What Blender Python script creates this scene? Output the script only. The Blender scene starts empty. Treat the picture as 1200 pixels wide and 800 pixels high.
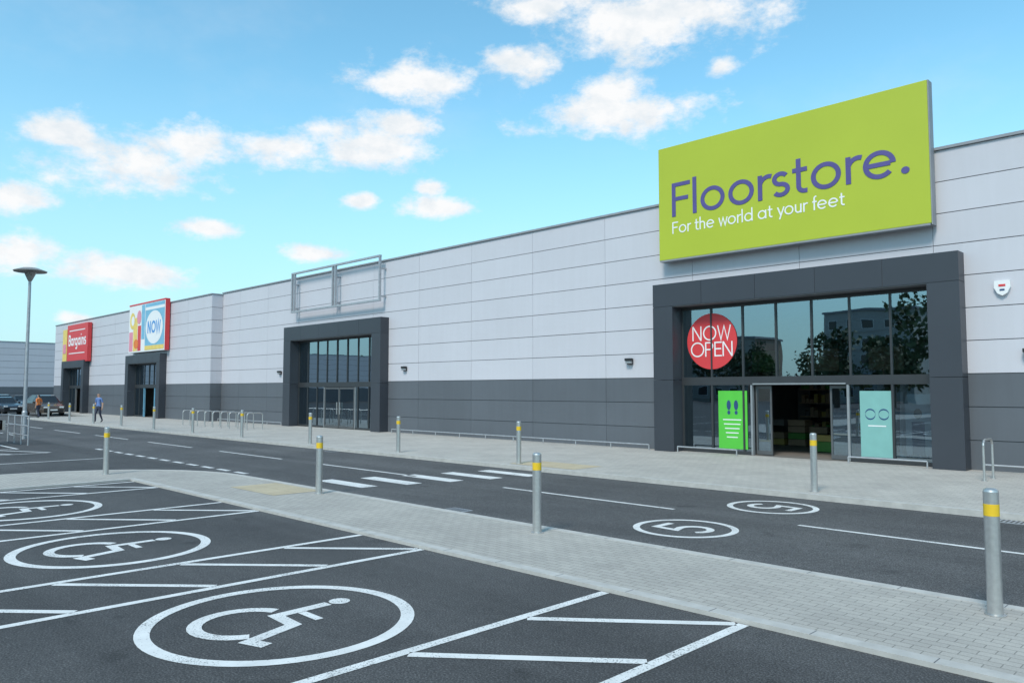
import bpy, math, random
from mathutils import Vector, Matrix
random.seed(7)
R=math.radians
scene=bpy.context.scene

# ------------------------------------------------------------------ materials
def new_mat(name):
    m=bpy.data.materials.new(name); m.use_nodes=True
    nt=m.node_tree; b=nt.nodes['Principled BSDF']
    return m,nt,b
def coords(nt,space='Object'):
    tc=nt.nodes.new('ShaderNodeTexCoord'); return tc.outputs[space]
def noise(nt,vec,scale,detail=4,rough=.55):
    n=nt.nodes.new('ShaderNodeTexNoise'); n.inputs['Scale'].default_value=scale
    n.inputs['Detail'].default_value=detail; n.inputs['Roughness'].default_value=rough
    nt.links.new(vec,n.inputs['Vector']); return n.outputs['Fac']
def ramp(nt,fac,stops):
    r=nt.nodes.new('ShaderNodeValToRGB'); el=r.color_ramp.elements
    while len(el)<len(stops): el.new(.5)
    for e,(p,c) in zip(el,stops):
        e.position=p; e.color=(*c,1) if len(c)==3 else c
    nt.links.new(fac,r.inputs['Fac']); return r.outputs['Color']
def mix(nt,a,b,fac,mode='MIX'):
    m=nt.nodes.new('ShaderNodeMix'); m.data_type='RGBA'; m.blend_type=mode
    for s,v in ((6,a),(7,b),(0,fac)):
        if isinstance(v,(int,float)): m.inputs[s].default_value=v
        elif isinstance(v,tuple): m.inputs[s].default_value=(*v,1)
        else: nt.links.new(v,m.inputs[s])
    return m.outputs[2]
def math_n(nt,op,a,b=0.0,clamp=False):
    m=nt.nodes.new('ShaderNodeMath'); m.operation=op; m.use_clamp=clamp
    for i,v in enumerate((a,b)):
        if isinstance(v,(int,float)): m.inputs[i].default_value=v
        else: nt.links.new(v,m.inputs[i])
    return m.outputs[0]
def bump(nt,b,h,strength=.3,dist=.01):
    n=nt.nodes.new('ShaderNodeBump'); n.inputs['Strength'].default_value=strength
    n.inputs['Distance'].default_value=dist
    nt.links.new(h,n.inputs['Height']); nt.links.new(n.outputs[0],b.inputs['Normal'])
def simple(name,col,rough=.5,metal=0,var=.08,scale=3,island=0,streak=0):
    m,nt,b=new_mat(name); v=coords(nt)
    n=noise(nt,v,scale,5)
    d=tuple(max(0,c*(1-var)) for c in col); u=tuple(min(1,c*(1+var)) for c in col)
    c=ramp(nt,n,[(.3,d),(.7,u)])
    if streak:
        mp=nt.nodes.new('ShaderNodeMapping'); mp.inputs['Scale'].default_value=(5,5,.35); nt.links.new(v,mp.inputs['Vector'])
        s=ramp(nt,noise(nt,mp.outputs[0],1.0,5,.65),[(.42,(1-streak,1-streak,1-streak*1.15)),(.62,(1,1,1))])
        c=mix(nt,c,s,1.0,'MULTIPLY')
    if island:
        g=nt.nodes.new('ShaderNodeNewGeometry')
        mr=nt.nodes.new('ShaderNodeMapRange'); mr.inputs[3].default_value=1-island; mr.inputs[4].default_value=1+island
        nt.links.new(g.outputs['Random Per Island'],mr.inputs[0])
        cm=nt.nodes.new('ShaderNodeVectorMath'); cm.operation='SCALE'
        nt.links.new(c,cm.inputs[0]); nt.links.new(mr.outputs[0],cm.inputs['Scale']); c=cm.outputs[0]
    nt.links.new(c,b.inputs['Base Color'])
    b.inputs['Roughness'].default_value=rough; b.inputs['Metallic'].default_value=metal
    return m
def asphalt(name,col):
    m,nt,b=new_mat(name); v=coords(nt)
    fine=noise(nt,v,62,3,.75); mid=noise(nt,v,9,5); big=noise(nt,v,.35,5,.6)
    c=ramp(nt,fine,[(.33,tuple(x*.45 for x in col)),(.5,col),(.66,tuple(x*2.2 for x in col))])
    c2=ramp(nt,big,[(.3,(.78,.78,.79)),(.7,(1.2,1.2,1.19))])
    c=mix(nt,c,c2,1.0,'MULTIPLY')
    c3=ramp(nt,mid,[(.3,(.88,.88,.88)),(.7,(1.1,1.1,1.1))])
    c=mix(nt,c,c3,1.0,'MULTIPLY')
    st=noise(nt,v,1.7,3,.5); s=ramp(nt,st,[(.64,(1,1,1)),(.74,(.68,.68,.68))])
    c=mix(nt,c,s,1.0,'MULTIPLY')
    mp=nt.nodes.new('ShaderNodeMapping'); mp.inputs['Scale'].default_value=(.05,1.1,1); nt.links.new(v,mp.inputs['Vector'])
    t=ramp(nt,noise(nt,mp.outputs[0],1.0,3,.5),[(.35,(.88,.88,.88)),(.65,(1.12,1.12,1.12))])
    c=mix(nt,c,t,1.0,'MULTIPLY')
    nt.links.new(c,b.inputs['Base Color']); b.inputs['Roughness'].default_value=.88
    b.inputs['Specular IOR Level'].default_value=.3
    bump(nt,b,fine,.5,.006)
    return m
def paint(name,col,under):
    m,nt,b=new_mat(name); v=coords(nt)
    f=noise(nt,v,55,4,.75); g=noise(nt,v,1.6,4)
    s=math_n(nt,'ADD',f,math_n(nt,'MULTIPLY',g,.35))
    msk=ramp(nt,s,[(.52,(0,0,0)),(.61,(1,1,1))])
    c=ramp(nt,noise(nt,v,4,5),[(.3,tuple(x*.82 for x in col)),(.7,col)])
    nt.links.new(mix(nt,under,c,msk),b.inputs['Base Color']); b.inputs['Roughness'].default_value=.65
    return m
def pavers(name,c1,c2,mort,bw=.2,bh=.1,rot=0):
    m,nt,b=new_mat(name); v=coords(nt)
    mp=nt.nodes.new('ShaderNodeMapping'); mp.inputs['Rotation'].default_value=(0,0,rot); nt.links.new(v,mp.inputs['Vector'])
    br=nt.nodes.new('ShaderNodeTexBrick'); nt.links.new(mp.outputs[0],br.inputs['Vector'])
    br.inputs['Scale'].default_value=1; br.inputs['Brick Width'].default_value=bw; br.inputs['Row Height'].default_value=bh
    br.inputs['Mortar Size'].default_value=.005; br.inputs['Mortar Smooth'].default_value=.3
    br.inputs['Color1'].default_value=(*c1,1); br.inputs['Color2'].default_value=(*c2,1); br.inputs['Mortar'].default_value=(*mort,1)
    big=ramp(nt,noise(nt,v,.8,6,.6),[(.3,(.86,.86,.86)),(.7,(1.08,1.08,1.07))])
    f=ramp(nt,noise(nt,v,60,3,.7),[(.3,(.86,.86,.86)),(.7,(1.12,1.12,1.12))])
    c=mix(nt,br.outputs['Color'],big,1.0,'MULTIPLY'); c=mix(nt,c,f,1.0,'MULTIPLY')
    nt.links.new(c,b.inputs['Base Color']); b.inputs['Roughness'].default_value=.85
    inv=math_n(nt,'SUBTRACT',1.0,br.outputs['Fac']); bump(nt,b,inv,.35,.004)
    return m
def glass(name,tint=(.5,.56,.58),base=.3):
    m=bpy.data.materials.new(name); m.use_nodes=True; nt=m.node_tree; nt.nodes.clear()
    o=nt.nodes.new('ShaderNodeOutputMaterial'); t=nt.nodes.new('ShaderNodeBsdfTransparent'); g=nt.nodes.new('ShaderNodeBsdfGlossy')
    t.inputs[0].default_value=(*tint,1); g.inputs['Roughness'].default_value=.01; g.inputs[0].default_value=(.66,.80,.90,1)
    f=nt.nodes.new('ShaderNodeFresnel'); f.inputs[0].default_value=1.5
    a=math_n(nt,'ADD',f.outputs[0],base,True)
    ms=nt.nodes.new('ShaderNodeMixShader'); nt.links.new(a,ms.inputs[0]); nt.links.new(t.outputs[0],ms.inputs[1]); nt.links.new(g.outputs[0],ms.inputs[2])
    bn=nt.nodes.new('ShaderNodeBump'); bn.inputs['Strength'].default_value=.05; bn.inputs['Distance'].default_value=.05
    tc=nt.nodes.new('ShaderNodeTexCoord'); nt.links.new(noise(nt,tc.outputs['Object'],.8,1),bn.inputs['Height']); nt.links.new(bn.outputs[0],g.inputs['Normal'])
    nt.links.new(ms.outputs[0],o.inputs[0]); return m

M={}
M['lot']=asphalt('lot_asphalt',(.066,.065,.066))
M['road']=asphalt('road_asphalt',(.080,.079,.080))
M['line']=paint('road_paint_white',(.74,.735,.72),(.09,.09,.09))
M['paver']=pavers('block_paving',(.42,.395,.36),(.375,.352,.322),(.22,.21,.19))
M['paver2']=pavers('pavement_paving',(.44,.415,.38),(.40,.375,.345),(.27,.26,.24),.2,.2)
M['tactile']=pavers('tactile_paving',(.50,.42,.29),(.46,.38,.26),(.28,.23,.16),.4,.4)
M['kerb']=simple('kerb_concrete',(.44,.425,.40),.85,0,.12,6)
M['panelw']=simple('cladding_pale',(.535,.525,.565),.5,0,.02,.5,.018,.018)
M['panelg']=simple('cladding_grey',(.105,.115,.132),.5,0,.05,.5,.04,.04)
M['joint']=simple('joint_dark',(.12,.125,.135),.8)
M['coping']=simple('coping_grey',(.25,.26,.28),.5)
M['portal']=simple('portal_charcoal',(.040,.045,.056),.42,0,.06,.6,.05)
M['frame']=simple('window_frame_dark',(.035,.038,.042),.4)
M['alu']=simple('aluminium_frame',(.36,.37,.38),.45,.6)
M['doorfr']=simple('door_frame_grey',(.12,.125,.13),.4,.4)
M['steel']=simple('brushed_steel',(.55,.54,.53),.38,.8,.08,20)
M['galv']=simple('galvanised_steel',(.42,.43,.45),.5,.5,.12,8)
M['yellow']=simple('yellow_band',(.75,.48,.02),.45)
M['glass']=glass('shop_glass',(.46,.52,.56),.34)
M['glassd']=glass('dark_glass',(.28,.31,.34),.40)
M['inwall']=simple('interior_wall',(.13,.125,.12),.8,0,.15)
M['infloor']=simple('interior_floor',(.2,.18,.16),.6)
M['green']=simple('sign_green',(.40,.47,.03),.55,0,.03,.4)
M['purple']=simple('sign_purple',(.085,.07,.235),.5)
M['white']=simple('white_vinyl',(.76,.76,.76),.5,0,.02)
M['red']=simple('red_vinyl',(.62,.045,.05),.5,0,.03)
M['pgreen']=simple('poster_green',(.09,.50,.05),.5,0,.05)
M['stockgreen']=simple('stock_green',(.07,.22,.04),.6,0,.1)
M['stockyel']=simple('stock_yellow',(.35,.27,.08),.6,0,.1)
M['teal']=simple('poster_teal',(.20,.42,.39),.5,0,.05)
M['navy']=simple('navy_print',(.02,.06,.16),.5)
M['black']=simple('black_plastic',(.02,.02,.022),.4)
M['lamphead']=simple('lamp_head_grey',(.30,.27,.25),.4,.2)
M['blue']=simple('sign_blue',(.08,.28,.6),.5)
M['cyan']=simple('sign_cyan',(.18,.42,.58),.5)
M['signyel']=simple('sign_yellow',(.74,.55,.14),.5)
M['orange']=simple('orange_cloth',(.70,.20,.05),.8)
M['skin']=simple('skin',(.50,.30,.21),.55)
M['hair']=simple('hair_dark',(.03,.02,.015),.6)
M['shirtblue']=simple('shirt_blue',(.12,.2,.42),.8)
M['trouser']=simple('trousers_navy',(.03,.035,.06),.8)
M['shoe']=simple('shoe_dark',(.02,.02,.02),.5)
M['rubber']=simple('tyre_rubber',(.02,.02,.02),.8)
M['brick']=pavers('flats_brick',(.30,.22,.17),(.26,.19,.15),(.35,.33,.3),.45,.15)
M['render']=simple('flats_render',(.42,.41,.39),.8)
M['bark']=simple('bark',(.08,.06,.045),.9)
M['pink']=simple('sign_pink',(.70,.25,.33),.5)
M['card']=simple('cardboard',(.28,.2,.13),.8)

# ------------------------------------------------------------------ mesh builder
class MB:
    def __init__(s): s.v=[];s.f=[];s.m=[];s.sm=[];s.mats=[]
    def mi(s,k):
        if k not in s.mats: s.mats.append(k)
        return s.mats.index(k)
    def face(s,pts,k,sm=False):
        b=len(s.v); s.v+= [tuple(p) for p in pts]; s.f.append(tuple(range(b,b+len(pts)))); s.m.append(s.mi(k)); s.sm.append(sm)
    def idx(s,verts,faces,k,sm=False):
        b=len(s.v); s.v+=[tuple(p) for p in verts]
        for f in faces: s.f.append(tuple(b+i for i in f)); s.m.append(s.mi(k)); s.sm.append(sm)
    def box(s,x0,x1,y0,y1,z0,z1,k):
        v=[(x0,y0,z0),(x1,y0,z0),(x1,y1,z0),(x0,y1,z0),(x0,y0,z1),(x1,y0,z1),(x1,y1,z1),(x0,y1,z1)]
        s.idx(v,[(0,3,2,1),(4,5,6,7),(0,1,5,4),(1,2,6,5),(2,3,7,6),(3,0,4,7)],k)
    def cyl(s,p0,p1,r0,r1,k,seg=12,caps=True):
        p0=Vector(p0);p1=Vector(p1);d=(p1-p0).normalized()
        a=Vector((1,0,0)) if abs(d.z)>.9 else Vector((0,0,1))
        u=d.cross(a).normalized(); w=d.cross(u)
        vs=[];
        for p,r in((p0,r0),(p1,r1)):
            for i in range(seg):
                t=2*math.pi*i/seg; vs.append(p+(u*math.cos(t)+w*math.sin(t))*r)
        s.idx(vs,[(i,(i+1)%seg,seg+(i+1)%seg,seg+i) for i in range(seg)],k,True)
        if caps:
            s.face(vs[:seg][::-1],k); s.face(vs[seg:],k)
    def lathe(s,c,prof,k,seg=20):
        for (r0,z0,k0),(r1,z1,_) in zip(prof[:-1],prof[1:]):
            vs=[]
            for r,z in((r0,z0),(r1,z1)):
                for i in range(seg):
                    t=2*math.pi*i/seg; vs.append((c[0]+r*math.cos(t),c[1]+r*math.sin(t),c[2]+z))
            s.idx(vs,[(i,(i+1)%seg,seg+(i+1)%seg,seg+i) for i in range(seg)],k0 or k,True)
    def tube(s,pts,r,k,seg=8):
        for a,b in zip(pts[:-1],pts[1:]): s.cyl(a,b,r,r,k,seg,True)
    def outline(s,pts,w,closed=False):
        P=[Vector((p[0],p[1])) for p in pts]; n=len(P); L=[];Rr=[]
        for i in range(n):
            if closed: a,b,c=P[i-1],P[i],P[(i+1)%n]
            else: a=P[i-1] if i>0 else None; b=P[i]; c=P[i+1] if i<n-1 else None
            ds=[]
            if a is not None: ds.append((b-a).normalized())
            if c is not None: ds.append((c-b).normalized())
            if len(ds)==2:
                t=(ds[0]+ds[1]).normalized(); nn=Vector((-t.y,t.x)); sc=1/max(.4,nn.dot(Vector((-ds[0].y,ds[0].x))))
            else: nn=Vector((-ds[0].y,ds[0].x)); sc=1
            L.append(b+nn*w/2*sc); Rr.append(b-nn*w/2*sc)
        return L,Rr
    def strip(s,pts,w,z,k,closed=False):
        L,Rr=s.outline(pts,w,closed); n=len(pts)
        m=n if closed else n-1
        for i in range(m):
            j=(i+1)%n
            s.face([(Rr[i].x,Rr[i].y,z),(Rr[j].x,Rr[j].y,z),(L[j].x,L[j].y,z),(L[i].x,L[i].y,z)],k)
    def prism(s,poly,z0,z1,k,kside=None):
        n=len(poly)
        s.face([(p[0],p[1],z1) for p in poly],k)
        for i in range(n):
            a=poly[i];b=poly[(i+1)%n]
            s.face([(a[0],a[1],z0),(b[0],b[1],z0),(b[0],b[1],z1),(a[0],a[1],z1)],kside or k)
    def obj(s,name,parent=None,loc=(0,0,0),rotz=0,bevel=0):
        me=bpy.data.meshes.new(name); me.from_pydata(s.v,[],s.f)
        for k in s.mats: me.materials.append(M[k])
        me.polygons.foreach_set('material_index',s.m); me.polygons.foreach_set('use_smooth',s.sm); me.update()
        o=bpy.data.objects.new(name,me); scene.collection.objects.link(o)
        o.location=loc; o.rotation_euler=(0,0,rotz)
        if parent: o.parent=parent
        if bevel:
            md=o.modifiers.new('bevel','BEVEL'); md.width=bevel; md.segments=2; md.limit_method='ANGLE'
        return o
def empty(name,loc=(0,0,0)):
    o=bpy.data.objects.new(name,None); scene.collection.objects.link(o); o.location=loc; return o

# geometric sans lettering built from strokes (cap height = 1)
def A(cx,cz,r,a0,a1,n=20,sx=1): return [(cx+sx*r*math.cos(R(a0+(a1-a0)*i/n)),cz+r*math.sin(R(a0+(a1-a0)*i/n))) for i in range(n+1)]
def glyph(ch,w):
    h=w/2; X=.68; r=(X-w)/2+.008; c=X/2; D=2*r+h; g=.12
    cr=(1-w)/2+.01
    G={
    'F':([[(h,0),(h,1)],[(w,1-h),(.56,1-h)],[(w,.52),(.50,.52)]],.64),
    'l':([[(h,0),(h,1.06)]],w+g),
    'o':([('C',A(h+r,c,r,0,360,40)[:-1])],2*r+w+g*.9),
    'r':([[(h,0),(h,X)],A(h+.23,X-h-.23,.23,165,72,10)],.38),
    's':([A(.21,.485,.14,32,270,16,1.15)+A(.21,.485-.14-.1435,.1435,90,-148,16,1.2)[1:]],.42+g*.7),
    't':([[(.15,.92)]+A(.29,h+.14,.14,180,270,8)+[(.36,h)],[(0,X-h),(.15-h,X-h)],[(.15+h,X-h),(.36,X-h)]],.45),
    'e':([[(w,c),(D-h,c)],A(h+r,c,r,0,318,36)],2*r+w+g*.8),
    'h':([[(h,0),(h,1.06)],A(h+.2,X-h-.2,.2,165,0,14)+[(h+.4,0)]],.4+w+g),
    'n':([[(h,0),(h,X)],A(h+.2,X-h-.2,.2,165,0,14)+[(h+.4,0)]],.4+w+g),
    'w':([[(.03,X),(.21,.02),(.39,.64),(.57,.02),(.75,X)]],.80),
    'd':([('C',A(h+r,c,r,0,360,40)[:-1]),[(D,0),(D,1.06)]],2*r+w+g),
    'a':([('C',A(h+r,c,r,0,360,40)[:-1]),[(D,0),(D,X)]],2*r+w+g),
    'g':([('C',A(h+r,c,r,0,360,40)[:-1]),[(D,X)]+A(D-.22,-.05,.22,0,-140,12)],2*r+w+g),
    'y':([[(.03,X),(.28,.03)],[(.53,X),(.17,-.27)]],.56),
    'u':([[(h,X)]+A(h+.2,.2+h,.2,180,345,14),[(h+.4,0),(h+.4,X)]],.4+w+g),
    'f':([[(.14,0)]+A(.28,.88,.14,180,80,8),[(0,X-h),(.14-h,X-h)],[(.14+h,X-h),(.33,X-h)]],.36),
    'i':([[(h,0),(h,X)],[(h,.86),(h,.99)]],w+g),
    '.':([('D',A(.09,.09,.085,0,360,20)[:-1])],.25),
    ' ':([],.30),
    'N':([[(h,0),(h,1)],[(h,1),(.68,0)],[(.68,0),(.68,1)]],.68+h+g),
    'O':([('C',A(h+cr,.5,cr,0,360,48)[:-1])],2*cr+w+g*.6),
    'W':([[(.03,1),(.27,.02),(.51,.95),(.75,.02),(.99,1)]],1.04),
    'P':([[(h,0),(h,1)],[(w,1-h)]+A(.33,1-h-.235,.235,90,-90,14)+[(w,1-h-.47)]],.33+.235+h+g*.7),
    'E':([[(h,0),(h,1)],[(w,1-h),(.54,1-h)],[(w,.52),(.5,.52)],[(w,h),(.54,h)]],.60),
    'B':([[(h,0),(h,1)],[(w,1-h)]+A(.33,1-h-.21,.21,90,-90,12)+[(w,1-h-.42)],[(w+.01,.5)]+A(.36,.28,.222,90,-90,12)+[(w,h)]],.68),
    }
    return G[ch]
def letters(name,body,k,x,y,z,width,cap,parent,w=.115,depth=.012):
    strokes=[];adv=0
    for ch in body:
        st,a=glyph(ch,w)
        for s_ in st:
            kind='L'
            if isinstance(s_,tuple): kind,s_=s_
            strokes.append((kind,[(p[0]+adv,p[1]) for p in s_]))
        adv+=a
    mx=max(p[0] for _,s_ in strokes for p in s_)+w/2
    sx=width/mx; mb=MB()
    for i,(kind,s_) in enumerate(strokes):
        yf=y-depth-.0008*(i%4)
        if kind=='D':
            P=[(x+p[0]*sx,z+p[1]*cap) for p in s_]
            mb.face([(p[0],yf,p[1]) for p in P],k); n=len(P)
            for a in range(n):
                b=(a+1)%n; mb.face([(P[a][0],yf,P[a][1]),(P[b][0],yf,P[b][1]),(P[b][0],y,P[b][1]),(P[a][0],y,P[a][1])],k)
            continue
        L,Q=mb.outline(s_,w,kind=='C'); n=len(s_); m=n if kind=='C' else n-1
        f=lambda p,yy:(x+p.x*sx,yy,z+p.y*cap)
        for a in range(m):
            b=(a+1)%n
            mb.face([f(Q[a],yf),f(Q[b],yf),f(L[b],yf),f(L[a],yf)],k)
            mb.face([f(L[a],yf),f(L[b],yf),f(L[b],y),f(L[a],y)],k); mb.face([f(Q[b],yf),f(Q[a],yf),f(Q[a],y),f(Q[b],y)],k)
        if kind=='L':
            for e in(0,-1): mb.face([f(L[e],yf),f(Q[e],yf),f(Q[e],y),f(L[e],y)],k)
    return mb.obj(name,parent)

# ------------------------------------------------------------------ ground
mb=MB(); mb.face([(-1500,-1500,0),(1500,-1500,0),(1500,1500,0),(-1500,1500,0)],'lot'); mb.obj('ground')
mb=MB(); mb.face([(-110,8.3,.004),(60,8.3,.004),(60,13.9,.004),(-110,13.9,.004)],'road')
mb.obj('road')
YI,YO=6.16,8.3
arc=[(-17.2-4.0*math.sin(R(a)),4.3+4.0*math.cos(R(a))) for a in range(0,91,10)]
outer=arc+[(-21.2,-40),(-18.1,-40),(-18.1,YI),(60,YI),(60,YO)]
def inset(off):
    a=[(-17.2-(4.0-off)*math.sin(R(t)),4.3+(4.0-off)*math.cos(R(t))) for t in range(0,91,10)]
    return a+[(-21.2+off,-40),(-18.1-off,-40),(-18.1-off,YI+off),(60,YI+off),(60,YO-off)]
mb=MB(); inn=inset(.14)
mb.prism(inn,.0,.035,'paver')
n=len(outer)
for i in range(n):
    j=(i+1)%n
    a,b,c,d=outer[i],outer[j],inn[j],inn[i]
    mb.face([(a[0],a[1],.04),(b[0],b[1],.04),(c[0],c[1],.04),(d[0],d[1],.04)],'kerb')
    mb.face([(a[0],a[1],0),(b[0],b[1],0),(b[0],b[1],.04),(a[0],a[1],.04)],'kerb')
    mb.face([(d[0],d[1],.03),(c[0],c[1],.03),(c[0],c[1],.04),(d[0],d[1],.04)],'kerb')
mb.face([(-15.2,7.1,.039),(-13.4,7.1,.039),(-13.4,8.1,.039),(-15.2,8.1,.039)],'tactile')
x=-16.5
while x<12:
    mb.box(x-.004,x+.004,YI+.002,YI+.138,.0405,.0412,'joint'); mb.box(x-.004,x+.004,YO-.138,YO-.002,.0405,.0412,'joint'); x+=.915
mb.obj('paved_island')
mb=MB()
mb.prism([(-62,14.05),(60,14.05),(60,21.4),(-62,21.4)],0,.095,'paver2')
mb.box(-62,60,13.9,14.05,0,.1,'kerb')
mb.prism([(-80,18.2),(-62,18.2),(-62,21.4),(-80,21.4)],0,.095,'paver2')
mb.face([(-14.3,14.2,.099),(-12.1,14.2,.099),(-12.1,15.3,.099),(-14.3,15.3,.099)],'tactile')
mb.obj('pavement')

# markings
mb=MB(); zr=.008; zl=.004
starts=[-11.4, -5.15, .9]+[-18.4-6.3*i for i in range(0,12)]
for s0 in starts: mb.strip([(s0,11.15),(s0+4.1,11.15)],.09,zr,'line')
for i in range(5):
    y=9.25+i*.97; xo=-15.15+i*.25
    mb.face([(xo,y-.2,zr),(xo+1.75,y-.2,zr),(xo+1.75,y+.2,zr),(xo,y+.2,zr)],'line')
for i in range(12):
    x0=-17.6-i*.95
    mb.strip([(x0,8.62),(x0-.6,8.62)],.14,zr,'line')
for i in range(10):
    x0=-40-i*2
    mb.strip([(x0,8.62),(x0-1.0,8.62)],.1,zr,'line')
def ring(cx,cy,r,w,z):
    mb.strip([(cx+r*math.cos(t*math.pi/32),cy+r*math.sin(t*math.pi/32)) for t in range(64)],w,z,'line',True)
def sym(pts,cx,cy,ang,sc,w,z):
    c,s=math.cos(ang),math.sin(ang)
    mb.strip([(cx+(p[0]*c-p[1]*s)*sc,cy+(p[0]*s+p[1]*c)*sc) for p in pts],w,z,'line')
five=[(.24,.42),(-.2,.42),(-.24,.02),(-.02,.08)]+[(.0+.26*math.cos(R(a)),-.17+.25*math.sin(R(a))) for a in range(75,-150,-20)]
for cx,cy,ang in((-6.2,9.75,R(90)),(-6.25,12.55,R(-90))):
    ring(cx,cy,.7,.1,zr); sym(five,cx,cy,ang,.9,.11,zr)
def wheelchair(cx,cy):
    z=zl; ring(cx,cy,1.1,.12,z)
    S=1.0
    wheel=[(-.12+.40*math.cos(R(a)),-.28+.40*math.sin(R(a))) for a in range(112,352,12)]
    sym(wheel,cx,cy,0,S,.12,z)
    sym([(-.14,.56),(-.12,.02),(.22,.0),(.38,-.48),(.56,-.42)],cx,cy,0,S,.12,z)
    sym([(-.06,.24),(.24,.24)],cx,cy,0,S,.08,z)
    mb.face([(cx-.14+.1*math.cos(t*math.pi/10),cy+.68+.1*math.sin(t*math.pi/10),z) for t in range(20)],'line')
def vline(x,y0,y1): mb.strip([(x,y0),(x,y1)],.1,zl,'line')
Y0=1.1
zones=[(-4.83,-3.34),(-9.10,-7.74),(-13.48,-12.1),(-17.85,-16.45),(-.42,1.0),(3.9,5.4)]
for a,b in zones:
    vline(a,Y0,YI-.02); vline(b,Y0,YI-.02)
    y=YI-1.2-1.3*3
    while y<YI-.3:
        xa,xb=a+.06,b-.06; ya=y; yb=y+1.15
        if ya<Y0:
            t=(Y0-ya)/(yb-ya)
            if t<1: mb.strip([(xa+(xb-xa)*t,Y0),(xb,yb)],.1,zl,'line')
        else: mb.strip([(xa,ya),(xb,yb)],.1,zl,'line')
        y+=1.3
for cx in(-6.28,-10.6,-14.97,-1.85,2.4): wheelchair(cx,3.42)
for i in range(-7,4):
    mb.strip([(i*2.5,-10),(i*2.5,-5.2)],.1,zl,'line')
for i in range(12):
    x0=-30.5-i*2.6
    if i in(0,):
        for q in range(5): mb.strip([(x0+.1,1.6+q*1.1),(x0+2.4,2.7+q*1.1)],.12,zl,'line')
        mb.strip([(x0+2.5,1.2),(x0+2.5,7.0)],.1,zl,'line')
    mb.strip([(x0,1.2),(x0,6.6)],.1,zl,'line')
    mb.strip([(x0,-9),(x0,-3.6)],.1,zl,'line')
mb.strip([(-62,6.7),(-30.45,6.7)],.1,zl,'line')
mb.strip([(-24.6,-20),(-24.6,-8)],.1,zl,'line'); mb.strip([(-24.6,-4),(-24.6,7.6)],.1,zl,'line')
for i in range(7):
    x0=-64-i*2.6; mb.strip([(x0,14.6),(x0,17.9)],.1,zl,'line')
mb.obj('road_markings')
mb=MB()
for (x,y) in((-9.8,8.5),(-22,13.7),(-3,13.7)):
    mb.box(x-.22,x+.22,y-.16,y+.16,.005,.012,'galv')
    for i in range(6): mb.box(x-.18+i*.065,x-.15+i*.065,y-.13,y+.13,.012,.014,'black')
mb.obj('road_drain')

# ------------------------------------------------------------------ walls
def subtract(rect,holes):
    out=[rect]
    for h in holes:
        nx=[]
        for (a,b,c,d) in out:
            if b<=h[0] or a>=h[1] or d<=h[2] or c>=h[3]: nx.append((a,b,c,d)); continue
            if a<h[0]: nx.append((a,h[0],c,d))
            if b>h[1]: nx.append((h[1],b,c,d))
            a2,b2=max(a,h[0]),min(b,h[1])
            if c<h[2]: nx.append((a2,b2,c,h[2]))
            if d>h[3]: nx.append((a2,b2,h[3],d))
        out=nx
    return out
def panel_wall(x0,x1,y,top,anchor,holes,colw=3.46,zs=None):
    pm=MB(); sm=MB()
    zg=[0,.8,1.6,2.4]; nw=7; zw=[2.4+(top-2.4)*i/nw for i in range(nw+1)]
    cols=[x0]; k=math.ceil((x0-anchor)/colw); 
    while anchor+k*colw<x1-.3:
        if anchor+k*colw>x0+.3: cols.append(anchor+k*colw)
        k+=1
    cols.append(x1)
    for zz,key in((zg,'panelg'),(zw,'panelw')):
        for a,b in zip(zz[:-1],zz[1:]):
            for c,d in zip(cols[:-1],cols[1:]):
                off=random.uniform(0,.003)
                for (p,q,r,s) in subtract((c+.006,d-.006,a+.010,b-.010),holes):
                    if q-p>.05 and s-r>.03: pm.box(p,q,y-.03-off,y-.001,r,s,key)
    for (p,q,r,s) in subtract((x0,x1,0,top),holes): sm.box(p,q,y,y+.3,r,s,'joint')
    return pm,sm
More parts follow.
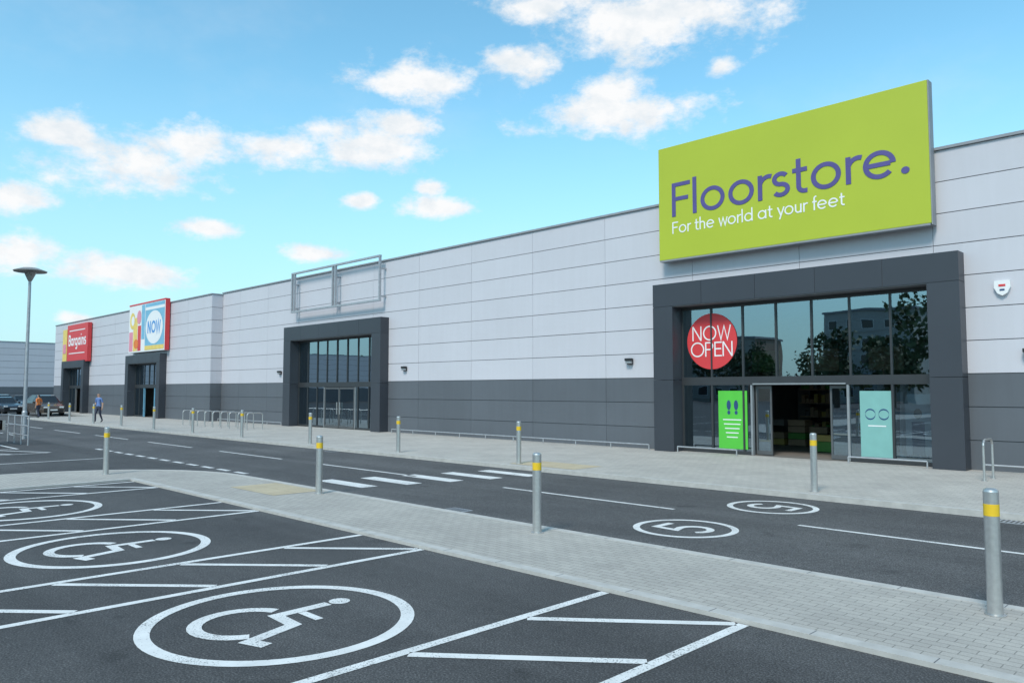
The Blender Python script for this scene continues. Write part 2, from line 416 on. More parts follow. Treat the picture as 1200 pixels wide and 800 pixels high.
def portal(parent,x0,x1,top,y,w,proj,panes,door,glassk='glass',room=True,doorfr='frame'):
    mb=MB()
    yf,yb=y-proj,y+.3
    H=top-w
    for a,b in((x0,x0+w),(x1-w,x1)):
        for z0,z1 in((.1,H/2-.006),(H/2+.006,H-.006)): mb.box(a,b,yf,yb,z0,z1,'portal')
    nseg=5
    for i in range(nseg):
        a=x0+(x1-x0)*i/nseg; b=x0+(x1-x0)*(i+1)/nseg
        mb.box(a+(.005 if i else 0),b-(.005 if i<nseg-1 else 0),yf,yb,H+.006,top,'portal')
    mb.box(x0+.02,x1-.02,yf+.02,yb-.02,H-.02,top-.02,'joint')
    mb.obj('entrance_surround',parent)
    gx0,gx1=x0+w,x1-w; yg=y+.06
    g=MB(); f=MB()
    tz0,tz1=2.15,2.40
    f.box(gx0,gx1,yg-.05,yg+.1,tz0,tz1,'frame')
    f.box(gx0,gx1,yg-.05,yg+.1,H-.12,H-.03,'frame')
    for i in range(panes+1):
        xx=gx0+(gx1-gx0)*i/panes; xx=min(max(xx,gx0+.03),gx1-.03)
        f.box(xx-.025,xx+.025,yg-.04,yg+.08,tz1,H-.12,'frame')
    for i in range(panes):
        a=gx0+(gx1-gx0)*i/panes+.02; b=gx0+(gx1-gx0)*(i+1)/panes-.02
        t1,t2=random.uniform(-.004,.004),random.uniform(-.004,.004)
        g.face([(a,yg+t1,tz1-.02),(b,yg+t2,tz1-.02),(b,yg+t2+.004,H-.1),(a,yg+t1+.004,H-.1)],glassk)
    dx0,dx1=door
    low=[gx0]+[gx0+(gx1-gx0)*i/panes for i in range(1,panes) ]+[gx1]
    low=[v for v in low if not(dx0-.15<v<dx1+.15)]
    for xx in low+[dx0,dx1]:
        kk=doorfr if xx in(dx0,dx1) else 'frame'
        xx=min(max(xx,gx0+.03),gx1-.03)
        f.box(xx-.03,xx+.03,yg-.042,yg+.082,.1,tz0,kk)
    f.box(gx0,dx0-.03,yg-.05,yg+.1,.1,.2,'frame'); f.box(dx1+.03,gx1,yg-.05,yg+.1,.1,.2,'frame')
    g.face([(gx0+.02,yg,.2),(dx0-.03,yg,.2),(dx0-.03,yg,tz0+.02),(gx0+.02,yg,tz0+.02)],glassk)
    g.face([(dx1+.03,yg,.2),(gx1-.02,yg,.2),(gx1-.02,yg,tz0+.02),(dx1+.03,yg,tz0+.02)],glassk)
    g.obj('glazing',parent); f.obj('window_frames',parent)
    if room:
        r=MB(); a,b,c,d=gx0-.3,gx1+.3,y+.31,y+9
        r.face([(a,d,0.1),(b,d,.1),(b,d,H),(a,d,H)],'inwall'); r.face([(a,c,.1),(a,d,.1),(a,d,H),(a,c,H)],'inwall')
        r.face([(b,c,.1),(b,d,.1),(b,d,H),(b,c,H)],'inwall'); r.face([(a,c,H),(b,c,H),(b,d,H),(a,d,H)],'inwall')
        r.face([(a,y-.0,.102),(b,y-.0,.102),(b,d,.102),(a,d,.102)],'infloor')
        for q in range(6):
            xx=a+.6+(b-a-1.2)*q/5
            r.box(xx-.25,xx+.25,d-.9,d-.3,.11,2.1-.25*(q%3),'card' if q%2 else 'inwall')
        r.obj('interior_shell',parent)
    return yg

store=empty('retail_store_building')
YF=21.0; TOP=8.0
P1=(-14.12,-5.35); P2=(-37.9,-29.0); PT=5.35
holes=[(P1[0],P1[1],-1,PT),(P2[0],P2[1],-1,PT)]
pm,sm=panel_wall(-46.5,14,YF,TOP,-16.4,holes)
pm.obj('cladding_panels',store); sm.obj('wall_structure',store)
mb=MB(); mb.box(-46.5,14,YF-.09,YF+.35,TOP,TOP+.07,'coping'); mb.obj('parapet_coping',store)
mb=MB(); mb.box(-46.5,14,YF+.35,70,5.6,7.7,'coping'); mb.box(13.7,14,YF+.35,70,0,5.6,'panelw'); mb.box(-46.5,14,69.7,70,0,5.6,'panelw'); mb.obj('roof',store)
yg=portal(store,P1[0],P1[1],PT,YF,.72,.5,7,(-11.05,-8.25),doorfr='alu')
portal(store,P2[0],P2[1],PT,YF,.72,.5,8,(-34.6,-31.8),'glassd',True,'alu')
mb=MB(); gl=MB()
def leaf(x0,x1,y,fr='frame'):
    mb.box(x0,x0+.05,y,y+.05,.12,2.13,fr); mb.box(x1-.05,x1,y,y+.05,.12,2.13,fr)
    mb.box(x0+.05,x1-.05,y,y+.05,.12,.24,fr); mb.box(x0+.05,x1-.05,y,y+.05,2.05,2.13,fr)
    gl.box(x0+.05,x1-.05,y+.02,y+.03,.24,2.05,'glass')
leaf(-11.0,-10.5,yg+.12,'doorfr'); leaf(-8.8,-8.3,yg+.12,'doorfr')
leaf(-34.53,-33.22,yg-.04,'doorfr'); leaf(-33.18,-31.87,yg-.04,'doorfr')
mb.box(-33.35,-33.3,yg-.1,yg-.06,.8,1.4,'steel'); mb.box(-33.1,-33.05,yg-.1,yg-.06,.8,1.4,'steel')
mb.box(-11.0,-8.3,yg-.055,yg-.051,2.16,2.2,'alu')
mb.obj('door_leaves',store); gl.obj('door_glass',store)
mb=MB()
random.seed(3)
for i in range(9):
    x=-12.8+i*.75
    z=.12
    while z<.8:
        mb.box(x,x+.6,yg+4.4,yg+5.0,z,z+.2,random.choice(['stockgreen','stockyel','card','card','inwall'])); z+=.22+random.choice([0,.22])
    for z in(.5,1.0,1.5,2.0):
        mb.box(x,x+.7,yg+7.0,yg+7.5,z,z+.04,'card')
        for q in range(4): mb.box(x+.05+q*.16,x+.18+q*.16,yg+7.05,yg+7.4,z+.04,z+random.uniform(.15,.4),random.choice(['card','inwall','stockyel','stockgreen','card']))
for i in range(9):
    mb.cyl((-8.0+i*.26,yg+1.8,.12),(-8.0+i*.26,yg+2.0,1.9+.2*(i%3)),.11,.11,random.choice(['card','white','infloor']),10)
mb.box(-10.4,-9.2,yg+2.4,yg+2.9,.12,.42,'stockgreen'); mb.box(-10.3,-9.3,yg+2.45,yg+2.8,.43,.62,'stockyel')
for i in range(4): mb.box(-12.6+i*1.9,-11.6+i*1.9,yg+3,yg+3.03,2.6,3.3,random.choice(['card','stockgreen','stockyel']))
mb.obj('interior_stock',store)
def wall_light(x,z):
    mb=MB(); mb.box(-.11,.11,-.06,0,-.10,.10,'black'); mb.box(-.13,.13,-.18,-.06,.02,.11,'black'); mb.box(-.11,.11,-.16,-.06,-.07,.02,'alu')
    mb.obj('wall_light',None,(x,YF-.034,z),0,.01)
for x in(-15.35,-27.7,-39.0,-4.05): wall_light(x,2.95 if x<-5 else 2.85)
mb=MB(); pts=[(-.16,.16),(.16,.16),(.17,.0),(.1,-.14),(0,-.2),(-.1,-.14),(-.17,0)]
mb.face([(p[0],-.09,p[1]) for p in pts[::-1]],'white')
for i in range(7):
    a,b=pts[i],pts[(i+1)%7]; mb.face([(a[0],-.09,a[1]),(b[0],-.09,b[1]),(b[0],0,b[1]),(a[0],0,a[1])],'white')
mb.box(-.07,.07,-.1,-.091,.02,.07,'red'); mb.box(-.05,.05,-.1,-.091,-.08,-.04,'navy'); mb.obj('alarm_bell_box',None,(-4.55,YF-.03,4.42))

sg=empty('store_sign')
SX0,SX1,SZ0,SZ1=-13.9,-5.93,6.12,9.74; ys=YF-.42
mb=MB(); mb.box(SX0,SX1,ys,ys+.3,SZ0,SZ1,'green')
mb.obj('sign_board',sg,bevel=.012)
mb=MB()
for x in(-13,-10,-7): mb.box(x-.06,x+.06,ys+.3,ys+.9,7.7,9.4,'galv')
mb.box(SX0+.02,SX1-.02,ys-.005,ys+.305,SZ0-.05,SZ0-.002,'coping')
mb.box(SX1+.002,SX1+.03,ys+.02,ys+.3,SZ0-.04,SZ1,'coping')
mb.obj('sign_frame',sg)
letters('sign_lettering','Floorstore.','purple',-13.4,ys-.001,7.46,7.08,1.07,sg,.113,.012)
letters('sign_tagline','For the world at your feet','white',-13.4,ys-.001,6.92,5.4,.37,sg,.105,.006)

mb=MB(); y0,y1=YF-.45,YF-.33
fx0,fx1,fz0,fz1=-37.3,-29.2,6.1,8.25
mb.box(fx0,fx1,y0,y1,fz1-.09,fz1,'galv'); mb.box(fx0,fx1,y0,y1,fz0,fz0+.09,'galv')
for x in(fx0,fx0+.25,-33.3,-33.05,fx1-.09): mb.box(x,x+.08,y0+.005,y1-.005,fz0+.09,fz1-.09,'galv')
for x in(fx0+.02,-33.2,fx1-.1):
    for z in(6.3,7.6): mb.box(x,x+.07,y1,YF-.034,z,z+.07,'galv')
mb.obj('empty_sign_frame')

mb=MB(); c=(-12.35,3.5); r=.86; yy=yg-.016
mb.face([(c[0]+r*math.cos(t*math.pi/32),yy,c[1]+r*math.sin(t*math.pi/32)) for t in range(64)],'red')
st=mb.obj('round_window_sticker')
letters('sticker_word_top','NOW','white',-13.02,yy-.002,3.53,1.34,.45,st,.09,.002)
letters('sticker_word_bottom','OPEN','white',-13.08,yy-.002,3.03,1.44,.45,st,.09,.002)
mb=MB(); mb.box(-12.15,-11.2,yy-.004,yy,.25,1.98,'pgreen')
for i in range(5): mb.box(-12.0+.03*i,-11.4-.03*i,yy-.008,yy-.005,1.10-.13*i,1.13-.13*i,'white')
for dx in(-.12,.12):
    mb.face([(-11.68+dx+.07*math.cos(t*math.pi/8),yy-.008,1.55+.15*math.sin(t*math.pi/8)) for t in range(16)],'navy')
    mb.face([(-11.68+dx+.05*math.cos(t*math.pi/8),yy-.008,1.33+.06*math.sin(t*math.pi/8)) for t in range(16)],'navy')
mb.obj('green_window_poster')
mb=MB(); mb.box(-7.95,-7.1,yy-.004,yy,.25,1.98,'teal')
for dx in(-.17,.17):
    vs=[(-7.52+dx+.13*math.cos(t*math.pi/8),1.35+.13*math.sin(t*math.pi/8)) for t in range(17)]
    for a,b in zip(vs[:-1],vs[1:]):
        mb.face([(a[0],yy-.008,a[1]),(b[0],yy-.008,b[1]),(b[0],yy-.008,b[1]+.035),(a[0],yy-.008,a[1]+.035)],'navy')
mb.box(-7.75,-7.3,yy-.008,yy-.005,1.05,1.08,'white')
mb.obj('teal_window_poster')
mb=MB(); mb.box(-6.85,-6.25,yg+.05,yg+.055,.35,1.9,'white')
mb.box(-6.7,-6.4,yg+.042,yg+.048,.35,1.2,'navy'); 
mb.face([(-6.55+.1*math.cos(t*math.pi/8),yg+.044,1.4+.13*math.sin(t*math.pi/8)) for t in range(16)],'card')
mb.obj('portrait_window_poster')

def low_rail(x0,x1,y,z=.26):
    mb=MB(); mb.tube([(x0,y,z),(x1,y,z)],.022,'galv')
    n=max(1,round((x1-x0)/1.6))
    for i in range(n+1):
        x=x0+(x1-x0)*i/n; mb.cyl((x,y,.09),(x,y,z),.02,.02,'galv',8)
    mb.obj('trolley_guard_rail')
low_rail(-28.2,-14.4,20.6); low_rail(-8.1,-6.2,20.55); low_rail(-5.0,14,20.6); low_rail(-46,-38.2,20.6); low_rail(-13.3,-11.3,20.55)
def hoop(name,x,y,w,h,rotz,z0=.095):
    mb=MB(); r=.12; pts=[(-w/2,0,0),(-w/2,0,h-r)]
    for a in range(0,91,30): pts.append((-w/2+r-r*math.cos(R(a)),0,h-r+r*math.sin(R(a))))
    for a in range(90,-1,-30): pts.append((w/2-r+r*math.cos(R(a)),0,h-r+r*math.sin(R(a))))
    pts.append((w/2,0,0)); mb.tube(pts,.025,'steel',10)
    mb.cyl((-w/2,0,0),(-w/2,0,.012),.06,.06,'steel'); mb.cyl((w/2,0,0),(w/2,0,.012),.06,.06,'steel')
    mb.obj(name,None,(x,y,z0),rotz)
hoop('hoop_barrier',-4.5,18.9,.7,.85,R(90))
for i in range(9): hoop('cycle_stand',-35.2-i*.95,17.6,.8,.8,R(90))
def bollard(x,y,z0):
    mb=MB(); r=.062
    mb.lathe((0,0,0),[(.085,0,'steel'),(.085,.012,'steel'),(r,.014,'steel'),(r,.86,'yellow'),(r+.001,.861,'yellow'),(r+.001,.965,'steel'),(r,.966,'steel'),(r,1.07,'steel'),(r*.92,1.088,'steel'),(r*.6,1.1,'steel'),(0,1.104,'steel')],'steel',24)
    mb.obj('bollard',None,(x,y,z0))
for x in(-1.86,-7.36,-13.05,4,9.5): bollard(x,7.85,.035)
bollard(-19.55,6.1,.035); bollard(-19.6,-.5,.035)
for x in(-6.3,-14.1,-19.3,-24.5,-29.8,-34.6,-39.2,-43.8,-48.4,-53,-57.6,-1,5,11): bollard(x,14.35,.095)
def lamp(x,y,h=7.0):
    mb=MB()
    mb.lathe((0,0,0),[(.11,0,0),(.10,1.1,0),(.075,1.15,0),(.055,h-.5,0)],'galv',16)
    mb.lathe((0,0,0),[(.055,h-.5,'lamphead'),(.10,h-.42,'lamphead'),(.22,h-.14,'alu'),(.24,h-.12,'lamphead'),(.60,h-.10,'lamphead'),(.62,h-.06,'lamphead'),(.3,h+.06,'lamphead'),(0,h+.10,'lamphead')],'lamphead',28)
    mb.obj('street_lamp',None,(x,y,0))
lamp(-36.6,8.25)
mb=MB(); TW=1.6; TLn=3.0
for yy2 in(0,TW):
    for z in(.35,.7,1.05): mb.tube([(0,yy2,z),(TLn,yy2,z)],.022,'galv',6)
    for x in(0,1.0,2.0,3.0): mb.cyl((x,yy2,0),(x,yy2,1.08),.028,.028,'galv',8)
mb.tube([(0,0,1.05),(0,TW,1.05)],.022,'galv',6); mb.tube([(0,0,.6),(0,TW,.6)],.022,'galv',6)
for i in range(5):
    x=.4+i*.35; mb.box(x,x+.75,.4,.42,.55,.9,'steel'); mb.box(x,x+.75,.95,.97,.55,.9,'steel'); mb.box(x,x+.02,.42,.95,.55,.95,'steel')
    mb.cyl((x+.1,.45,.06),(x+.1,.49,.06),.06,.06,'rubber',8); mb.cyl((x+.1,.9,.06),(x+.1,.94,.06),.06,.06,'rubber',8)
    mb.cyl((x+.1,.47,.1),(x+.25,.47,.55),.012,.012,'steel',6); mb.cyl((x+.1,.92,.1),(x+.25,.92,.55),.012,.012,'steel',6)
mb.box(1.2,1.8,-.03,-.01,.75,1.2,'white')
mb.obj('trolley_bay',None,(-35.2,5.8,0))

# ------------------------------------------------------------------ left units
unit=empty('retail_unit_building')
YL=20.3; TL=7.9
P3=(-60.0,-53.4); P4=(-76.0,-69.8); PL=4.5
pm,sm=panel_wall(-80,-46.5,YL,TL,-50.0,[(P3[0],P3[1],-1,PL),(P4[0],P4[1],-1,PL)])
for a,b,k in [(i*.8,(i+1)*.8,'panelg') for i in range(3)]+[(2.4+5.5*i/7,2.4+5.5*(i+1)/7,'panelw') for i in range(7)]:
    pm.box(-46.499,-46.45,YL-.03,YF-.04,a+.012,b-.012,k)
pm.obj('cladding_panels',unit); sm.obj('wall_structure',unit)
mb=MB(); mb.box(-80,-46.42,YL-.09,YL+.35,TL,TL+.07,'coping'); mb.box(-46.6,-46.42,YL+.35,YF+.5,TL,TL+.07,'coping'); mb.box(-80,-46.51,YL+.35,60,5,7.6,'coping'); mb.box(-80,-79.7,YL+.35,60,0,5,'panelw'); mb.box(-46.8,-46.5,YL+.3,YF+.4,0,TL,'joint'); mb.obj('roof',unit)
portal(unit,P3[0],P3[1],PL,YL,.6,.5,6,(-57.6,-55.6),'glassd',True,'cyan')
portal(unit,P4[0],P4[1],PL,YL,.6,.5,6,(-73.6,-71.6),'glassd',True,'alu')
s3=empty('colourful_store_sign'); mb=MB(); y=YL-.4
def disc(cx,cz,rx,rz,yq,k,n=24): mb.face([(cx+rx*math.cos(t*2*math.pi/n),yq,cz+rz*math.sin(t*2*math.pi/n)) for t in range(n)],k)
mb.box(-59.7,-52.9,y,y+.3,4.7,8.1,'white')
mb.box(-59.6,-58.9,y-.01,y-.002,4.8,6.2,'pink'); mb.box(-58.8,-58.0,y-.01,y-.002,4.8,7.2,'signyel'); mb.box(-57.9,-57.3,y-.01,y-.002,4.8,6.6,'red'); mb.box(-57.2,-56.6,y-.01,y-.002,5.6,8.05,'cyan'); mb.box(-56.5,-53.0,y-.01,y-.002,4.8,8.05,'cyan')
mb.box(-56.5,-53.0,y-.014,y-.011,4.8,5.1,'signyel'); mb.box(-56.5,-53.0,y-.014,y-.011,7.6,7.8,'white')
mb.box(-52.9,-52.87,y,y+.3,4.7,8.15,'red'); mb.box(-59.7,-52.9,y-.02,y+.3,8.1,8.2,'red')
disc(-59.0,7.0,.5,.6,y-.014,'signyel'); disc(-58.9,7.0,.3,.35,y-.018,'white'); disc(-57.7,7.2,.4,.5,y-.014,'pink'); disc(-58.2,5.3,.45,.35,y-.014,'orange')
disc(-54.8,6.35,1.55,1.15,y-.018,'white',32)
mb.obj('sign_board',s3); letters('sign_lettering','NOW','blue',-56.0,y-.019,5.95,2.4,.85,s3,.2,.002)
s4=empty('red_store_sign'); mb=MB()
mb.box(-74.9,-69.3,y,y+.3,4.4,7.6,'red'); mb.box(-76.4,-75.2,y+.05,y+.3,4.5,7.3,'signyel')
mb.box(-76.2,-75.4,y+.03,y+.045,5.2,6.0,'pink')
mb.obj('sign_board',s4); letters('sign_lettering','Bargains','white',-74.5,y-.001,5.8,4.8,.95,s4,.17,.003)
mb=MB()
for z in(5.1,7.05): mb.box(-74.3,-70,y-.01,y-.002,z,z+.08,'white')
mb.obj('sign_rules',s4)
far=empty('far_retail_building')
mb=MB(); X=-112
mb.box(X-30,X,-90,45,0,7.9,'joint')
for a,b,k in [(i*.8,(i+1)*.8,'panelg') for i in range(3)]+[(2.4+5.6*i/7,2.4+5.6*(i+1)/7,'panelw') for i in range(7)]:
    y=-90
    while y<45:
        mb.box(X+.001,X+.06,y+.01,min(45,y+5)-.01,a+.015,b-.015,k); y+=5
mb.box(X-.3,X+.1,-90,45,8.0,8.08,'coping')
mb.obj('cladding',far)
mb=MB(); mb.box(X+.061,X+.4,2,9,0,4.2,'portal'); mb.box(X+.4,X+.42,2.7,8.3,.1,3.5,'glassd'); mb.obj('entrance',far)

# ------------------------------------------------------------------ cars
def car(name,loc,rotz,col,suv=False):
    key='carpaint_'+name+str(loc[0]); m=simple(key,col,.25,.3,.03); m.node_tree.nodes['Principled BSDF'].inputs['Coat Weight'].default_value=.7; M[key]=m
    roof=1.62 if suv else 1.45; belt=.98 if suv else .9
    e=MB()
    st=[(-2.2,.62,.62,.74),(-2.12,belt-.05,.70,.82),(-1.95,belt+.02,.72,.88),(-1.55,roof-.08,.60,.9),(-.9,roof,.62,.9),(.1,roof,.62,.9),(.45,roof-.06,.60,.9),(1.05,belt+.04,.70,.9),(1.75,belt-.08,.70,.87),(2.1,belt-.2,.66,.8),(2.22,.6,.6,.7)]
    rings=[]
    for x,zt,ht,hb in st:
        zb=min(belt,zt-.03); zl=.25
        rings.append([(x,-hb*.93,zl),(x,-hb,.5),(x,-hb*.98,zb),(x,-ht,zt),(x,ht,zt),(x,hb*.98,zb),(x,hb,.5),(x,hb*.93,zl)])
    for i in range(len(rings)-1):
        a,b=rings[i],rings[i+1]
        for j in range(8):
            k=(j+1)%8; kk=key
            cab = max(st[i][1],st[i+1][1])>belt+.2
            if j in(2,4) and cab and min(st[i][1],st[i+1][1])>belt-.1: kk='glassd2'
            if j==3 and abs(st[i][1]-st[i+1][1])>.35 : kk='glassd2'
            if j==7: kk='black'
            e.face([a[j],b[j],b[k],a[k]],kk,False)
    e.face(rings[0],key); e.face(rings[-1][::-1],key)
    for s in(-1,1):
        for x in(-.85,.0): e.box(x-.04,x+.04,s*.78-.02,s*.78+.02,belt,belt+.25,key)
        for x in(-1.38,1.38):
            e.cyl((x,s*.74,.33),(x,s*.92,.33),.33,.33,'rubber',20); e.cyl((x,s*.915,.33),(x,s*.93,.33),.2,.2,'alu',12)
            e.cyl((x,s*.70,.36),(x,s*.905,.36),.39,.39,'black',20)
        e.box(.75,.92,s*.98-.08,s*.98+.08,belt,belt+.14,key)
        e.box(2.16,2.23,s*.55-.14,s*.55+.14,.62,.74,'white'); e.box(-2.22,-2.15,s*.6-.12,s*.6+.12,.66,.86,'red')
    e.box(-2.26,-2.12,-.72,.72,.32,.5,'black'); e.box(2.12,2.26,-.68,.68,.3,.48,'black'); e.box(2.235,2.262,-.26,.26,.42,.53,'white'); e.box(-2.28,-2.262,-.26,.26,.38,.49,'signyel')
    e.obj(name,None,loc,rotz)
M['glassd2']=simple('car_window',(.02,.025,.03),.08)
car('parked_car',(-69.5,17.0,0),R(3),(.10,.075,.06),True)
car('parked_car',(-82.5,16.6,0),R(30),(.02,.022,.03),True)
car('parked_car',(-75.8,15.4,0),R(10),(.04,.045,.055))
car('parked_car',(-100,22,0),R(5),(.05,.05,.06))
car('parked_car',(-100,25.5,0),R(5),(.4,.4,.42))

# ------------------------------------------------------------------ people
def person(loc,rotz,shirt,trouser,hair='hair',h=1.72,bare=True):
    k=h/1.75
    J={'pel':((0,0,.93),.135,.10),'waist':((0,.0,1.08),.125,.09),'chest':((0,.01,1.30),.155,.105),'sh':((0,0,1.43),.12,.08),'neck':((0,-.0,1.51),.055,.055),'hd0':((0,-.01,1.57),.062,.075),'hd1':((0,-.01,1.66),.082,.098),'hd2':((0,0,1.735),.055,.065),
     'sL':((-.19,0,1.42),.062,.062),'eL':((-.25,.05,1.15),.045,.045),'wL':((-.25,-.08,.92),.03,.03),'pL':((-.25,-.12,.84),.038,.02),
     'sR':((.19,0,1.42),.062,.062),'eR':((.25,.06,1.14),.045,.045),'wR':((.26,.02,.89),.03,.03),'pR':((.26,.0,.81),.038,.02),
     'hL':((-.09,0,.88),.10,.10),'kL':((-.10,-.13,.50),.062,.062),'aL':((-.10,-.10,.09),.042,.042),'tL':((-.11,-.26,.04),.04,.03),
     'hR':((.09,0,.88),.10,.10),'kR':((.10,.04,.49),.062,.062),'aR':((.10,.22,.12),.042,.042),'tR':((.11,.08,.035),.04,.03)}
    names=list(J); E=[('pel','waist'),('waist','chest'),('chest','sh'),('sh','neck'),('neck','hd0'),('hd0','hd1'),('hd1','hd2'),('sh','sL'),('sL','eL'),('eL','wL'),('wL','pL'),('sh','sR'),('sR','eR'),('eR','wR'),('wR','pR'),('pel','hL'),('hL','kL'),('kL','aL'),('aL','tL'),('pel','hR'),('hR','kR'),('kR','aR'),('aR','tR')]
    me=bpy.data.meshes.new('p'); me.from_pydata([J[n][0] for n in names],[(names.index(a),names.index(b)) for a,b in E],[])
    o=bpy.data.objects.new('p',me); scene.collection.objects.link(o)
    bpy.context.view_layer.objects.active=o
    sk=o.modifiers.new('skin','SKIN')
    for i,nm in enumerate(names):
        sv=me.skin_vertices[0].data[i]; sv.radius=(J[nm][1],J[nm][2]); sv.use_root=(nm=='pel')
    ss=o.modifiers.new('s','SUBSURF'); ss.levels=2; ss.render_levels=2
    dg=bpy.context.evaluated_depsgraph_get(); m2=bpy.data.meshes.new_from_object(o.evaluated_get(dg)); bpy.data.objects.remove(o)
    m2.materials.clear()
    for kk in(shirt,trouser,'skin',hair,'shoe'): m2.materials.append(M[kk])
    for p in m2.polygons:
        c=p.center; p.use_smooth=True
        if c.z>1.50: p.material_index=3 if (c.z>1.70 or (c.y>.02 and c.z>1.56)) else 2
        elif abs(c.x)>.2 and c.z<(1.2 if bare else .93): p.material_index=2
        elif c.z<.98 and abs(c.x)<.2: p.material_index=1 if c.z>.09 else 4
        else: p.material_index=0
    par=empty('person',loc); par.rotation_euler=(0,0,rotz); par.scale=(k,k,k)
    b=bpy.data.objects.new('body',m2); scene.collection.objects.link(b); b.parent=par
    d=MB()
    d.cyl((0,-.10,1.665),(0,-.128,1.64),.008,.016,'skin',8)
    for s in(-1,1):
        d.cyl((s*.032,-.094,1.672),(s*.032,-.102,1.672),.011,.009,'hair',8)
        d.cyl((s*.082,.0,1.65),(s*.094,.005,1.655),.024,.02,'skin',8)
        px,py,pz=J['pL'][0] if s<0 else J['pR'][0]
        for i,l in enumerate((.065,.078,.075,.058)):
            yy=py-.03+i*.02; d.cyl((px,yy,pz+.01),(px+.004*s,yy-.008,pz-l*.5),.0095,.009,'skin',6); d.cyl((px+.004*s,yy-.008,pz-l*.5),(px-.006*s,yy-.02,pz-l),.009,.007,'skin',6)
        d.cyl((px,py-.035,pz+.035),(px-.01*s,py-.07,pz-.01),.011,.009,'skin',6)
    d.box(-.022,.022,-.102,-.097,1.605,1.612,'red')
    d.obj('face_and_hands',par)
    return par
person((-49.4,14.9,.095),R(30),'shirtblue','trouser')
person((-60.3,14.4,.095),R(-60),'orange','trouser',h=1.6)

# ------------------------------------------------------------------ background behind camera (seen in the glass)
def leafmass(name,trees):
    mb=MB()
    for (x,y,h,r) in trees:
        mb.cyl((x,y,0),(x,y,h*.55),.35,.2,'bark',8)
        for i in range(5):
            a=random.uniform(0,6.28); mb.cyl((x,y,h*.35),(x+math.cos(a)*r*.6,y+math.sin(a)*r*.6,h*random.uniform(.55,.8)),.14,.05,'bark',6)
        cl=[(x+random.gauss(0,r*.45),y+random.gauss(0,r*.45),h*random.uniform(.38,.95),r*random.uniform(.25,.5)) for _ in range(16)]
        for (cx,cy,cz,cr) in cl:
            k=random.choice(['leafa','leafb','leafc'])
            for _ in range(80):
                p=Vector((random.gauss(0,1),random.gauss(0,1),random.gauss(0,1))).normalized()*cr*random.uniform(.5,1.1)
                p+=Vector((cx,cy,cz)); s=random.uniform(.2,.42)
                a=Vector((random.gauss(0,1),random.gauss(0,1),random.gauss(0,1))).normalized()*s
                b=a.cross(Vector((random.gauss(0,1),random.gauss(0,1),random.gauss(0,1)))).normalized()*s
                mb.face([p-a,p-b*.6,p+a,p+b*.6],k)
    return mb.obj(name)
M['leafa']=simple('leaf_dark',(.03,.055,.02),.7); M['leafb']=simple('leaf_mid',(.05,.085,.03),.7); M['leafc']=simple('leaf_light',(.07,.105,.04),.7)
random.seed(11)
trees=[]
x=-190
while x<30:
    trees.append((x,-78+random.uniform(-7,7),random.uniform(6,10.5),random.uniform(3,4.5))); x+=random.uniform(5,9)
leafmass('distant_tree_row',trees)
leafmass('broadleaf_tree',[(-21.5,-34,11.5,4.2)])
leafmass('broadleaf_tree',[(-36,-46,8.5,3.6)])
leafmass('broadleaf_tree',[(-29,-44,7,3.2)])
def flats(name,x,y,w,d,st,k):
    mb=MB(); H=st*2.9+1
    mb.box(x,x+w,y,y+d,0,H,k); mb.box(x-.3,x+w+.3,y-.3,y+d+.3,H,H+.4,'coping')
    for s in range(st):
        z=1+s*2.9
        n=int(w/3.4)
        for i in range(n):
            a=x+.8+i*3.4; mb.box(a,a+1.8,y+d+.0,y+d+.05,z,z+1.5,'white'); mb.box(a+.08,a+1.72,y+d+.05,y+d+.06,z+.08,z+1.42,'glassd2')
        mb.box(x,x+w,y+d+.001,y+d+.12,z-.5,z-.3,'render')
    mb.obj(name)
flats('apartment_block',-57,-104,16,14,5,'render'); flats('apartment_block',-215,-150,20,16,11,'render'); flats('apartment_block',-180,-155,16,14,9,'brick')
flats('apartment_block',-95,-110,22,14,4,'brick')

# ------------------------------------------------------------------ world: sky with clouds
w=bpy.data.worlds.new('World'); scene.world=w; w.use_nodes=True; nt=w.node_tree
bg=nt.nodes['Background']; SE,SAZ=R(48),R(-72)
sky=nt.nodes.new('ShaderNodeTexSky'); sky.sky_type='NISHITA'; sky.sun_disc=False
sky.sun_elevation=SE; sky.sun_rotation=math.pi/2-SAZ
sky.air_density=1.0; sky.dust_density=.6; sky.ozone_density=1.2
tc=nt.nodes.new('ShaderNodeTexCoord'); d=tc.outputs['Generated']
clouds=[(-30.7,16.2,2.2,1.0),(-27,15.0,5.0,1.9),(-23.2,16.5,2.6,1.4),(-17,17.2,3.8,1.0),(-10.9,17.8,4.6,1.6),(-8.4,19.1,2.5,1.1),(-7.1,22.0,3.6,1.5),(.8,23.6,2.7,1.0),(2.6,27.3,4,1.1),(10.7,26.2,6.5,2.2),(16,26,3,2.0),(8.4,20.0,5.8,1.3),(8.1,21.3,2.6,1.1),(-5.8,13.5,2.6,.75),(-6.1,14.9,1.1,.55),(-14.5,9.8,2.1,.55),(-11.6,13.7,1.3,.5),(-27.8,7.8,5,.9),(-33,8.4,2.4,1.1),(-33,12,1.8,.8),(-22.3,11.2,2.0,.6),(15.6,22.5,1.2,.6),(-29.4,4.65,1.2,.4),
 (90,22,12,4),(160,30,14,5),(215,22,14,4),(262,15,12,4)]
cur=None
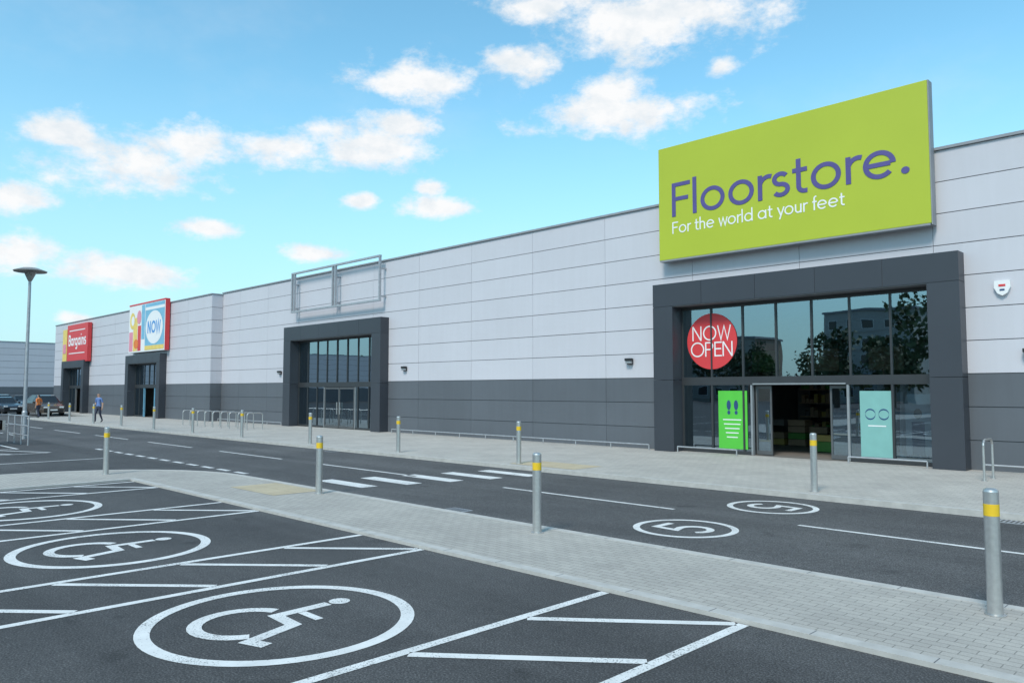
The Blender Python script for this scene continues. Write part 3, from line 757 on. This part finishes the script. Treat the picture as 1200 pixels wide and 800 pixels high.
for az,el,cw,ch in clouds:
    a=R(135-az); e=R(el)
    mp=nt.nodes.new('ShaderNodeMapping'); mp.vector_type='TEXTURE'
    mp.inputs['Location'].default_value=(math.cos(a)*math.cos(e),math.sin(a)*math.cos(e),math.sin(e))
    mp.inputs['Rotation'].default_value=(0,0,a); mp.inputs['Scale'].default_value=(.4,R(cw)*1.4,R(ch)*1.45)
    nt.links.new(d,mp.inputs['Vector'])
    ln=nt.nodes.new('ShaderNodeVectorMath'); ln.operation='LENGTH'; nt.links.new(mp.outputs[0],ln.inputs[0])
    cur=ln.outputs['Value'] if cur is None else math_n(nt,'MINIMUM',cur,ln.outputs['Value'])
mask=math_n(nt,'MULTIPLY',math_n(nt,'SUBTRACT',1.0,cur),1.25)
sc=nt.nodes.new('ShaderNodeMapping'); sc.inputs['Scale'].default_value=(1,1,1.7); nt.links.new(d,sc.inputs['Vector'])
n1=noise(nt,sc.outputs[0],17,9,.64)
dens=math_n(nt,'ADD',mask,math_n(nt,'MULTIPLY',math_n(nt,'SUBTRACT',n1,.5),2.9))
mr=nt.nodes.new('ShaderNodeMapRange'); mr.interpolation_type='SMOOTHSTEP'; mr.inputs[1].default_value=.02; mr.inputs[2].default_value=.95; nt.links.new(dens,mr.inputs[0])
n2=noise(nt,sc.outputs[0],4,5,.6)
wisp=nt.nodes.new('ShaderNodeMapRange'); wisp.interpolation_type='SMOOTHSTEP'; wisp.inputs[1].default_value=.48; wisp.inputs[2].default_value=.9; wisp.inputs[4].default_value=.2; nt.links.new(n2,wisp.inputs[0])
fac=math_n(nt,'MAXIMUM',mr.outputs[0],wisp.outputs[0])
S=.135
tinted=mix(nt,sky.outputs[0],(1.25,1.95,1.8),1.0,'MULTIPLY')
sep=nt.nodes.new('ShaderNodeSeparateXYZ'); nt.links.new(d,sep.inputs[0])
hz=nt.nodes.new('ShaderNodeMapRange'); hz.interpolation_type='SMOOTHSTEP'; hz.inputs[1].default_value=.42; hz.inputs[2].default_value=-.05; hz.inputs[3].default_value=.0; hz.inputs[4].default_value=.88; nt.links.new(sep.outputs[2],hz.inputs[0])
tinted=mix(nt,tinted,(.50/S,.74/S,.87/S),hz.outputs[0])
shade=ramp(nt,noise(nt,sc.outputs[0],22,5,.6),[(.35,(.80/S,.86/S,.91/S)),(.58,(.97/S,.98/S,.99/S))])
final=mix(nt,tinted,shade,fac)
nt.links.new(final,bg.inputs['Color']); bg.inputs['Strength'].default_value=S
sl=bpy.data.lights.new('sun','SUN'); sl.energy=2.8; sl.angle=R(16); sl.color=(1,.915,.84)
so=bpy.data.objects.new('sun',sl); scene.collection.objects.link(so)
dv=Vector((math.cos(SAZ)*math.cos(SE),math.sin(SAZ)*math.cos(SE),math.sin(SE)))
so.rotation_euler=dv.to_track_quat('Z','Y').to_euler()

cd=bpy.data.cameras.new('camera'); cd.lens=27; cd.sensor_width=36; cd.clip_end=4000
co=bpy.data.objects.new('camera',cd); scene.collection.objects.link(co)
co.location=(0,0,2.0); co.rotation_euler=(R(90+3.62),0,R(45)); scene.camera=co
scene.view_settings.view_transform='Standard'; scene.view_settings.look='None'; scene.view_settings.exposure=0
